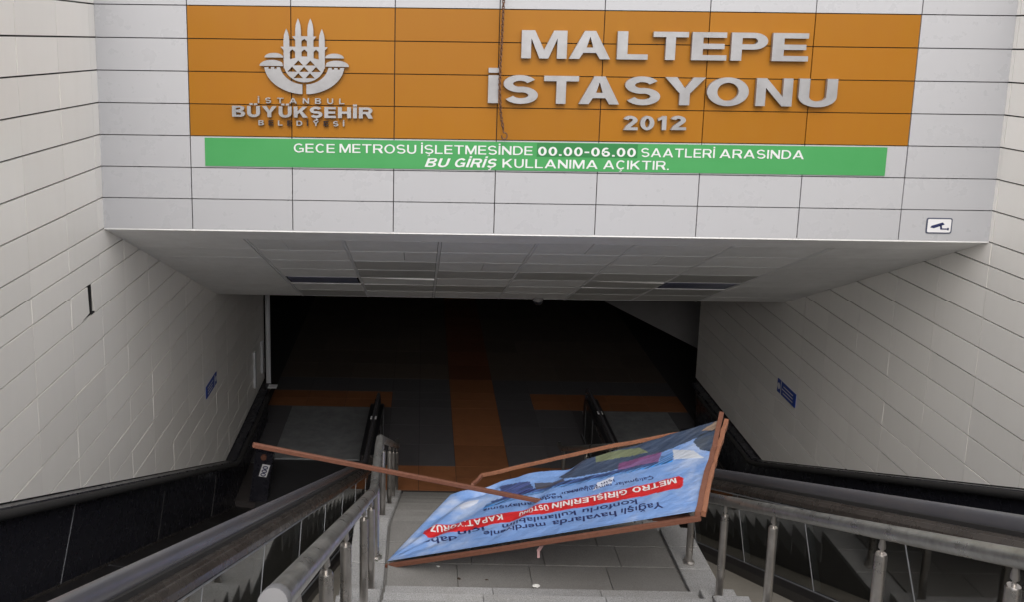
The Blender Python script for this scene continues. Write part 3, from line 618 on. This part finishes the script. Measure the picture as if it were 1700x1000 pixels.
    if ch == 'D': W=.80; return [[(0,0),(0,1)]+arc(W-.42,.5,.42,.5,90,-90,16), [(s,1-v)]+arc(W-.42,.5,.42-s,.5-v,90,-90,14)+[(s,v)]], W
    if ch == 'B':
        W=.76; m_=.53
        return [[(0,0),(0,1)]+arc(W-.29,(1+m_)/2,.25,(1-m_)/2,90,-80,10)+arc(W-.28,m_/2,.28,m_/2,80,-90,10),
                [(s,1-v)]+arc(W-.30,(1+m_)/2+.01,.26-s,(1-m_)/2-v*.78,90,-90,8)+[(s,m_+v*.52)], [(s,m_-v*.5)]+arc(W-.30,m_/2+.01,.29-s,m_/2-v*.76,90,-90,8)+[(s,v)]], W
    if ch == 'Ü': g_, W = cap_glyph('U', s); return g_+[rect(W*.2,1.09,W*.2+s*.85,1.25), rect(W*.8-s*.85,1.09,W*.8,1.25)], W
    if ch == 'Ş': g_, W = cap_glyph('S', s); return g_+[ribbon([(W*.5,-.06),(W*.60,-.14),(W*.54,-.23),(W*.36,-.24)], s*.42)], W
    if ch == 'Ç': g_, W = cap_glyph('C', s); return g_+[ribbon([(W*.5,-.06),(W*.60,-.14),(W*.54,-.23),(W*.36,-.24)], s*.42)], W
    if ch == '-': return [rect(0,.36,.34,.36+v)], .34
    if ch == '.': return [rect(0,0,s,s*.95)], s
    raise ValueError(ch)
def contour_mesh(contours, depth, place):
    """filled, extruded 2D outline; place(x, z, d) gives the point, d from -.5 (back) to .5 (front)"""
    cu = bpy.data.curves.new('c', 'CURVE'); cu.dimensions = '2D'; cu.fill_mode = 'BOTH'; cu.extrude = depth/2
    for pg_ in contours:
        sp = cu.splines.new('POLY'); sp.points.add(len(pg_)-1); sp.use_cyclic_u = True
        for q_, (u, v) in zip(sp.points, pg_): q_.co = (u, v, 0, 1)
    ob = bpy.data.objects.new('c', cu); C.objects.link(ob); bpy.context.view_layer.update()
    me = bpy.data.meshes.new_from_object(ob.evaluated_get(bpy.context.evaluated_depsgraph_get()))
    vs_ = [place(v.co.x, v.co.y, v.co.z/depth if depth else 0) for v in me.vertices]; fs_ = [tuple(p.vertices) for p in me.polygons]
    bpy.data.objects.remove(ob); bpy.data.curves.remove(cu); bpy.data.meshes.remove(me)
    return vs_, fs_
def caps_layout(text, s, gap):
    x = 0; out = []
    for ch_ in text:
        if ch_ == ' ': x += .32+gap; continue
        g_, W = cap_glyph(ch_, s); out.append((ch_, g_, x, W)); x += W+gap
    return out, x-gap
def caps_word(text, box, y, depth, m, root, name='letter', s=.2, gap=.12, shear=0, one=False, tarn=()):
    x0, z0, x1, z1 = box; lay, tot = caps_layout(text, s, gap); kx = (x1-x0)/(tot+abs(shear)); kz = z1-z0; mb = MB()
    for k, (ch_, g_, gx, W) in enumerate(lay):
        vs_, fs_ = contour_mesh(g_, .1, lambda a, b_, d: (x0+(gx+a+shear*b_)*kx, y-depth*(d+.5), z0+b_*kz))
        if one: mb.add(vs_, fs_)
        else: MB().add(vs_, fs_).build('digit' if ch_.isdigit() else name, M['tarn'] if k in tarn else m, root)
    if one: return mb.build(name, m, root)

sign = empty('station_name_lettering', (2.4, D, -.84), 'raised metal letters MALTEPE İSTASYONU 2012 on the orange panels', 'lettering')
for ch, bx in D_L:
    bx = list(bx)
    if ch == 'İ': bx[3] = -.3125
    caps_word(ch, bx, D-.014, .04, M['alu'], sign, s=.215)
em = empty('municipality_emblem', (-1.25, D, -.85), 'raised metal emblem of towers and domes above the word BÜYÜKŞEHİR', 'emblem')
(tx, bx_) = (D_W[0], None)
caps_word('İSTANBUL', D_W[0][1], D-.012, .02, M['alu'], em, s=.17, gap=.75)
caps_word('BÜYÜKŞEHİR', D_W[1][1], D-.02, .03, M['alu'], em, s=.225, gap=.12)
caps_word('BELEDİYESİ', D_W[2][1], D-.012, .02, M['alu'], em, s=.19, gap=.65, tarn=(1,3,5,7))
(ec, esx, esz) = D_em
def EP(u, v): return (ec[0]+(u-608)/100*esx, ec[1]-(v-440)/100*esz)
def plate(polys, name, depth=.022, y=None):
    cu = bpy.data.curves.new('c', 'CURVE'); cu.dimensions = '2D'; cu.fill_mode = 'BOTH'; cu.extrude = depth/2
    for pg in polys:
        sp = cu.splines.new('POLY'); sp.points.add(len(pg)-1); sp.use_cyclic_u = True
        for q, (u, v) in zip(sp.points, pg): a, b_ = EP(u, v); q.co = (a, b_, 0, 1)
    ob = bpy.data.objects.new('c', cu); C.objects.link(ob); bpy.context.view_layer.update()
    me = bpy.data.meshes.new_from_object(ob.evaluated_get(bpy.context.evaluated_depsgraph_get()))
    mb = MB().add([(v.co.x, D-.03-v.co.z, v.co.y) for v in me.vertices], [tuple(p.vertices) for p in me.polygons])
    bpy.data.objects.remove(ob); bpy.data.curves.remove(cu); bpy.data.meshes.remove(me)
    return mb.build(name, M['alu'], em)
def ell(cx_, cy_, rx, ry, a0, a1, n=16): return [(cx_+rx*math.cos(R(a0+(a1-a0)*i/n)), cy_+ry*math.sin(R(a0+(a1-a0)*i/n))) for i in range(n+1)]
def spire(x, w, tip, base): return [(x-w, base), (x-w, tip+82), (x-w*.82, tip+45), (x-w*.4, tip+18), (x, tip), (x+w*.4, tip+18), (x+w*.82, tip+45), (x+w, tip+82), (x+w, base)]
outline = [(467,472),(467,346),(447,324),(467,322)] + spire(487,20,200,322)[1:-1] + [(507,322),(548,322),(548,276),(527,252),(548,250)] + spire(567.5,19.5,130,250)[1:-1] + [(587,250),(632,250)] + spire(652,20,130,250)[1:-1] + [(672,250),(692,252),(672,276),(672,322),(710,322)] + spire(730,20,200,322)[1:-1] + [(750,322),(770,324),(750,346),(750,472)] + ell(608.5,440,141,126,14,166,22)
holes = [[(590,320),(590,282),(609,268),(628,282),(628,320)], [(510,408),(510,356),(527,340),(546,356),(546,400)], [(590,388),(590,356),(609,340),(630,356),(630,388)], [(673,400),(673,356),(690,340),(708,356),(708,408)]]
for x, y in ((568,415),(650,415),(525,459),(607,459),(690,459),(567,503),(648,503)): holes.append([(x,y),(x-33,y+35),(x+33,y+35)])
plate([outline]+holes, 'towers')
plate([[(332,464),(362,464),(362,476),(378,476),(378,464),(402,464),(402,476),(418,476),(418,464),(438,464)] + [(608-math.cos(R(t))*168, 444+math.sin(R(t))*138) for t in range(10, 84, 8)] + [(594,580),(594,647)] + [(608-math.cos(R(t))*277, 444+math.sin(R(t))*205) for t in range(84, 6, -6)]], 'crescent')
plate([[(2*608-u, v) for u, v in [(332,464),(362,464),(362,476),(378,476),(378,464),(402,464),(402,476),(418,476),(418,464),(438,464)] + [(608-math.cos(R(t))*168, 444+math.sin(R(t))*138) for t in range(10, 84, 8)] + [(594,580),(594,647)] + [(608-math.cos(R(t))*277, 444+math.sin(R(t))*205) for t in range(84, 6, -6)]][::-1]], 'crescent')
for sgn in (1, -1):
    f = lambda pts: [(608+sgn*(u-608), v) for u, v in pts]
    plate([f([(300,456)] + ell(385,456,85,42,180,325,14) + [(462,456)])], 'dome')
    plate([f([(335,398)] + ell(400,398,65,32,180,350,14) + [(462,398)])], 'dome')

gb = empty('green_notice_strip', (1.3, D, -1.28), 'long green notice strip with white writing below the orange panels', 'sign')
q = D_banner_g
MB().prism([(q[0][0],q[0][1]-.005),(q[1][0],q[0][1]-.005),(q[1][0],q[2][1]+.012),(q[0][0],q[2][1]+.012)], D-.002, D-.010, 'y').build('strip', M['green'], gb)
pb = D_patch; MB().prism([(pb[0],pb[1]+.015),(pb[2],pb[1]+.015),(pb[2],pb[3]-.004),(pb[0],pb[3]-.004)], D-.0105, D-.0125, 'y').build('overlay_patch', M['greendk'], gb)
for wd, bx, it in D_G:
    num = wd[0] == '0'
    caps_word(wd, bx, D-.0115-(.002 if num else 0), .002, M['white_print'], gb, 'letter', s=.19 if (it or num) else .145, gap=.14, shear=.25 if it else 0)

cc = empty('camera_warning_sign', (5.2, D, SOF), 'small white sign with a surveillance camera pictogram at the facade corner', 'sign')
bx = D_cctv
def rrect(x0, z0, x1, z1, r): 
    return [(x+r*math.cos(R(t)), z+r*math.sin(R(t))) for x, z, a in ((x1-r,z1-r,0),(x0+r,z1-r,90),(x0+r,z0+r,180),(x1-r,z0+r,270)) for t in range(a, a+91, 30)]
M['signgrey'] = mat('sign_outline', (.06,.07,.11), .5)
MB().prism(rrect(*bx, .02), D-.003, D-.007, 'y').build('outline', M['signgrey'], cc)
e = .013; MB().prism(rrect(bx[0]+e, bx[1]+e, bx[2]-e, bx[3]-e, .014), D-.0065, D-.009, 'y').build('plate', M['white'], cc)
cxm, czm = (bx[0]+bx[2])/2, (bx[1]+bx[3])/2; w_, h_ = bx[2]-bx[0], bx[3]-bx[1]
pg = lambda pts: [(cxm+a*w_, czm+b_*h_) for a, b_ in pts]
MB().prism(pg([(-.34,-.12),(-.30,.0),(.12,.22),(.20,.08),(-.20,-.16)]), D-.0092, D-.0105, 'y').build('pictogram', M['navy'], cc)
MB().prism(pg([(.02,.04),(.09,.06),(.12,-.16),(.34,-.16),(.34,-.24),(.05,-.24)]), D-.0092, D-.0105, 'y').build('pictogram', M['navy'], cc)
MB().prism(pg([(.32,-.12),(.38,-.12),(.38,-.28),(.32,-.28)]), D-.0092, D-.0105, 'y').build('pictogram', M['navy'], cc)

# rusty chain hanging down the facade
ch = empty('hanging_chain', (D_chain[5][0], D-.1, -.9), 'rusty chain with a hook hanging over the orange panels beside İSTASYONU', 'chain')
pts = [Vector((a, D-.105, b_)) for a, b_ in [(D_chain[0][0]+.01, 1.3)]+D_chain[:-1]]
L_ = [0]
for a, b_ in zip(pts, pts[1:]): L_.append(L_[-1]+(b_-a).length)
def along(s_):
    for k in range(len(pts)-1):
        if s_ <= L_[k+1]: return pts[k].lerp(pts[k+1], (s_-L_[k])/(L_[k+1]-L_[k]))
    return pts[-1]
s_ = 0; k = 0
while s_ < L_[-1]-.03:
    c = along(s_+.02); a = R(90*(k % 2)+20); u = Vector((math.cos(a), math.sin(a), 0)); lk = []
    for t in range(13):
        th = 2*math.pi*t/12; lk.append(c + u*.011*math.cos(th) + Vector((0,0,1))*(.021*math.sin(th)))
    MB().tube(lk, .0055, 5, cap=False).build('link', M['rust'], ch, smooth=True); s_ += .029; k += 1
c = pts[-1]; hk = [c+Vector((0,0,.01)), c+Vector((.0,0,-.03))] + [c+Vector((.012+.028*math.sin(R(t)), 0, -.07+.034*math.cos(R(t)))) for t in range(-20, 290, 30)]
MB().tube(hk, .007, 7).build('hook', M['rust'], ch, smooth=True)

# ------------------------------------------------------------------ fallen banner
Bn = empty('fallen_banner', tuple(D_corn[2]), 'torn blue printed banner in a broken brown frame lying upside down across the stairs', 'banner')
c0, f0, c1, f1 = [Vector(c) for c in D_corn]
NRM = (c1-c0).cross(f0-c0).normalized()
if NRM.z < 0: NRM = -NRM
def S(u, v):
    p = (c0*(1-v)+f0*v)*(1-u) + (c1*(1-v)+f1*v)*u
    edge = min(1, min(u, 1-u)*6) * min(1, v*4)
    h = -.035*math.sin(math.pi*u)*math.sin(math.pi*min(1, v*.9))
    h += .011*math.exp(-((u-.60+.10*v)/.03)**2)*min(1, v*5) - .012*math.exp(-((u-.655+.10*v)/.03)**2)*min(1, v*5)
    a = u*5.5+v*1.2
    h += .014*noise.noise(Vector((u*4, v*1.6, 3)))*min(1, v*4)
    h += .010*noise.noise(Vector((u*15, v*3, 1)))*edge
    k = max(0, (u-.72)/.28); th = math.atan2(1.02-u, v*.4+.02)
    h += .020*k*math.sin(th*16+noise.noise(Vector((u*5, v*3, 8)))*3)*min(1, (1-u)*14)*min(1, v*5)
    h -= .10*math.exp(-((u-.56)/.07)**2)*max(0, v-.75)*2.2           # the far edge sags away from its batten
    h -= .05*math.exp(-((v-.92)/.06)**2)*math.exp(-((u-.86)/.06)**2)
    return p + NRM*h
# printed picture as vertex colours
def inside(pt, pg_):
    x, y = pt; r = False; j = len(pg_)-1
    for i in range(len(pg_)):
        if (pg_[i][1] > y) != (pg_[j][1] > y) and x < (pg_[j][0]-pg_[i][0])*(y-pg_[i][1])/(pg_[j][1]-pg_[i][1])+pg_[i][0]: r = not r
        j = i
    return r
PB = [(lin(c), [tuple(q) for q in pg_], min(q[0] for q in pg_), max(q[0] for q in pg_), min(q[1] for q in pg_), max(q[1] for q in pg_)) for c, pg_ in D_P]
NU_, NV_ = 420, 150
vs_ = []; colr = []
for j in range(NV_+1):
    for i in range(NU_+1):
        u, v = i/NU_, j/NV_
        vs_.append(S(u, v))
        n1 = noise.noise(Vector((u*4, v*2.2, 0))); n2 = noise.fractal(Vector((u*9, v*5, 5)), .8, 2, 5)
        base = [.16, .28, .56]
        cl = max(0, min(1, (n2*.9+.10)*1.2 + max(0, (u-.80))*1.5))*.62*max(.12, min(1, abs(u-.45)*2.4-.15))
        base = [b_*(1-cl)+w_*cl for b_, w_ in zip(base, (.50,.55,.64))]
        base = [b_*(1+.10*n1) for b_ in base]
        if v < .015: base = [b_*.8 for b_ in base]
        jx = u+.003*noise.noise(Vector((u*110, v*50, 0))); jy = v+.010*noise.noise(Vector((u*110, v*50, 9)))
        if v < .62: jx, jy = u, v
        for cc_, pg_, a0, a1, b0, b1 in PB:
            if a0 <= jx <= a1 and b0 <= jy <= b1 and inside((jx, jy), pg_):
                st_ = noise.noise(Vector((u*70+v*60, v*12, 2)))
                k_ = 1 + (1.9*st_ if cc_[0] < .06 else .35*st_ if v > .62 else .08*st_)
                
                if v > .62:
                    g_ = sum(cc_)/3; base = [max(0, (c_*.7+g_*.3)*k_*.78+b_*.14) for c_, b_ in zip(cc_, base)]; continue
                base = [c_*k_ for c_ in cc_] if cc_[0] < .45 else [c_*k_ for c_ in cc_]
        colr += [max(0, min(1, b_)) for b_ in base] + [1]
me = bpy.data.meshes.new('vinyl_sheet')
W_ = NU_+1; n0 = len(vs_)
fcs = [(j*W_+i, j*W_+i+1, (j+1)*W_+i+1, (j+1)*W_+i) for j in range(NV_) for i in range(NU_)]
me.from_pydata([tuple(v) for v in vs_], [], fcs)
ca = me.color_attributes.new('print', 'FLOAT_COLOR', 'POINT'); ca.data.foreach_set('color', colr)
me.polygons.foreach_set('use_smooth', [True]*len(me.polygons)); me.materials.append(M['vinyl'])
sheet = bpy.data.objects.new('vinyl_sheet', me); C.objects.link(sheet); sheet.parent = Bn; sheet.matrix_parent_inverse = Matrix.Translation(-Bn.location)
so = sheet.modifiers.new('thickness', 'SOLIDIFY'); so.thickness = .0025; so.offset = -1 if NRM.z > 0 else 1
# printed writing, laid on the sheet
for text, b0, b1, t0, t1 in D_T:
    bold = text.isupper()
    if bold:
        lay, _t = caps_layout(text, .2, .13)
        gs = [contour_mesh(g_, 0, lambda a, b_, d: (gx+a, CAP0+b_*(CAP1-CAP0), 0)) for _c, g_, gx, _w in lay]
    else: gs = glyphs(text, 0, offset=.012 if len(text) < 18 else .006)
    mn = min(v[0] for g_, _ in gs for v in g_); mx = max(v[0] for g_, _ in gs for v in g_)
    mb = MB()
    for gv, gf in gs:
        vv = []
        for v in gv:
            a = (v[0]-mn)/(mx-mn); h = (v[1]-CAP0)/(CAP1-CAP0)
            u = (b0[0]*(1-a)+b1[0]*a)*(1-h) + (t0[0]*(1-a)+t1[0]*a)*h
            w2 = (b0[1]*(1-a)+b1[1]*a)*(1-h) + (t0[1]*(1-a)+t1[1]*a)*h
            u = min(max(u, .001), .999); w2 = min(max(w2, .001), .999)
            vv.append(S(u, w2)+NRM*.0045)
        mb.add(vv, gf)
    me = bpy.data.meshes.new('lettering'); me.from_pydata([tuple(v) for v in mb.v], [], mb.f); me.materials.append(M['white_print'] if bold else M['navy'])
    ob = bpy.data.objects.new('lettering', me); C.objects.link(ob); ob.parent = sheet
# broken frame
def bars(pts, w_, h_, name, m, jit=.004):
    mb = MB()
    for a, b_ in zip(pts, pts[1:]):
        a = Vector(a); b_ = Vector(b_); n = 5; prev = a
        for k in range(1, n+1):
            p = a.lerp(b_, k/n) + (Vector((random.uniform(-1,1), random.uniform(-1,1), random.uniform(-1,1)))*jit if k < n else Vector())
            mb.bar(prev, p + (p-prev)*.02, w_, h_); prev = p
    return mb.build(name, m, Bn)
nb = [Vector(p) for p in D_nearbar]; lift = Vector((0,-.01,-.022))
bars([nb[0]+lift, nb[1]+lift], .036, .032, 'near_batten', M['wood'])
rb = [Vector(p) for p in D_rightbars]
bars(rb[:4], .04, .04, 'side_batten', M['wood']); bars([rb[4]+Vector((.02,0,-.02))]+rb[5:], .04, .045, 'side_batten', M['wood2'], .008)
tb = [Vector(p) for p in D_topbar]
bars(tb[:5], .028, .028, 'far_batten', M['wood2'])
bars(tb[4:], .03, .03, 'snapped_batten_end', M['wood'], .008)
bars([rb[0]+Vector((.05,.3,-.20)), rb[0]+Vector((-.25,.3,-.22))], .03, .03, 'splinter', M['wood'])
lb = [Vector(p) for p in D_long]
o = MB()
o.bar(lb[0], lb[1], .036, .036)
o = o.build('loose_batten', M['wood'], None, bevel=.004); tag(o, 'long loose brown batten lying from the left escalator over the railing onto the blue banner', 'batten')
rbn = [Vector(p) for p in D_ribbon]
o = MB()
for k in range(len(rbn)-1): o.bar(rbn[k], rbn[k+1]+(rbn[k+1]-rbn[k])*.1, .035-.006*k, .006, (0,1,0))
o = o.build('hanging_tape', M['ribbon'], Bn)

# ------------------------------------------------------------------ litter on the landing
def litter(name, x, y, r, m, label, cat, z=LZ+.003, flat=.25):
    mb = MB(); n = 9; rnd = random.Random(int(x*1000+y*77)); vs2 = []
    for k in range(n):
        t = 2*math.pi*k/n; q = r*rnd.uniform(.6, 1.2); vs2.append((x+q*math.cos(t), y+q*math.sin(t)*.7, z))
    vs2 += [(a*.5+x*.5, b_*.5+y*.5, z+r*flat*rnd.uniform(.5, 1.3)) for a, b_, _ in vs2]
    fs2 = [(i, (i+1)%n, n+(i+1)%n, n+i) for i in range(n)] + [tuple(range(n, 2*n)), tuple(range(n))[::-1]]
    o = mb.add(vs2, fs2).build(name, m, None); tag(o, label, cat)
litter('paper_scrap', 1.05, 6.78, .035, M['paper'], 'white paper scrap near the front edge of the landing', 'litter')
litter('paper_scrap', .19, 7.03, .018, M['paper'], 'tiny white scrap below the left end of the banner', 'litter')
litter('dry_leaf', .37, 6.86, .022, M['leaf'], 'dark curled leaf on the landing, left of the white scrap', 'leaf')
litter('dry_leaf', .62, 6.85, .016, M['leaf'], 'tiny dark speck of leaf in the middle of the landing', 'leaf')
def weed(x, y, z, label):
    rnd = random.Random(int(x*100)); mb = MB()
    for k in range(26):
        a = rnd.uniform(0, 6.28); d = rnd.uniform(.01, .07); h = rnd.uniform(.008, .03); p = Vector((x+d*math.cos(a), y+d*math.sin(a), z)); t = Vector((math.cos(a+1), math.sin(a+1), 0))*.012
        mb.add([p-t, p+t, p+t*.3+Vector((math.cos(a)*.02, math.sin(a)*.02, h))], [(0,1,2)])
    o = mb.build('weed_tuft', M['moss'], None); tag(o, label, 'weed')
weed(-.385, 7.13, LZ+.013, 'small tuft of weeds round the foot of the left railing post on the landing')
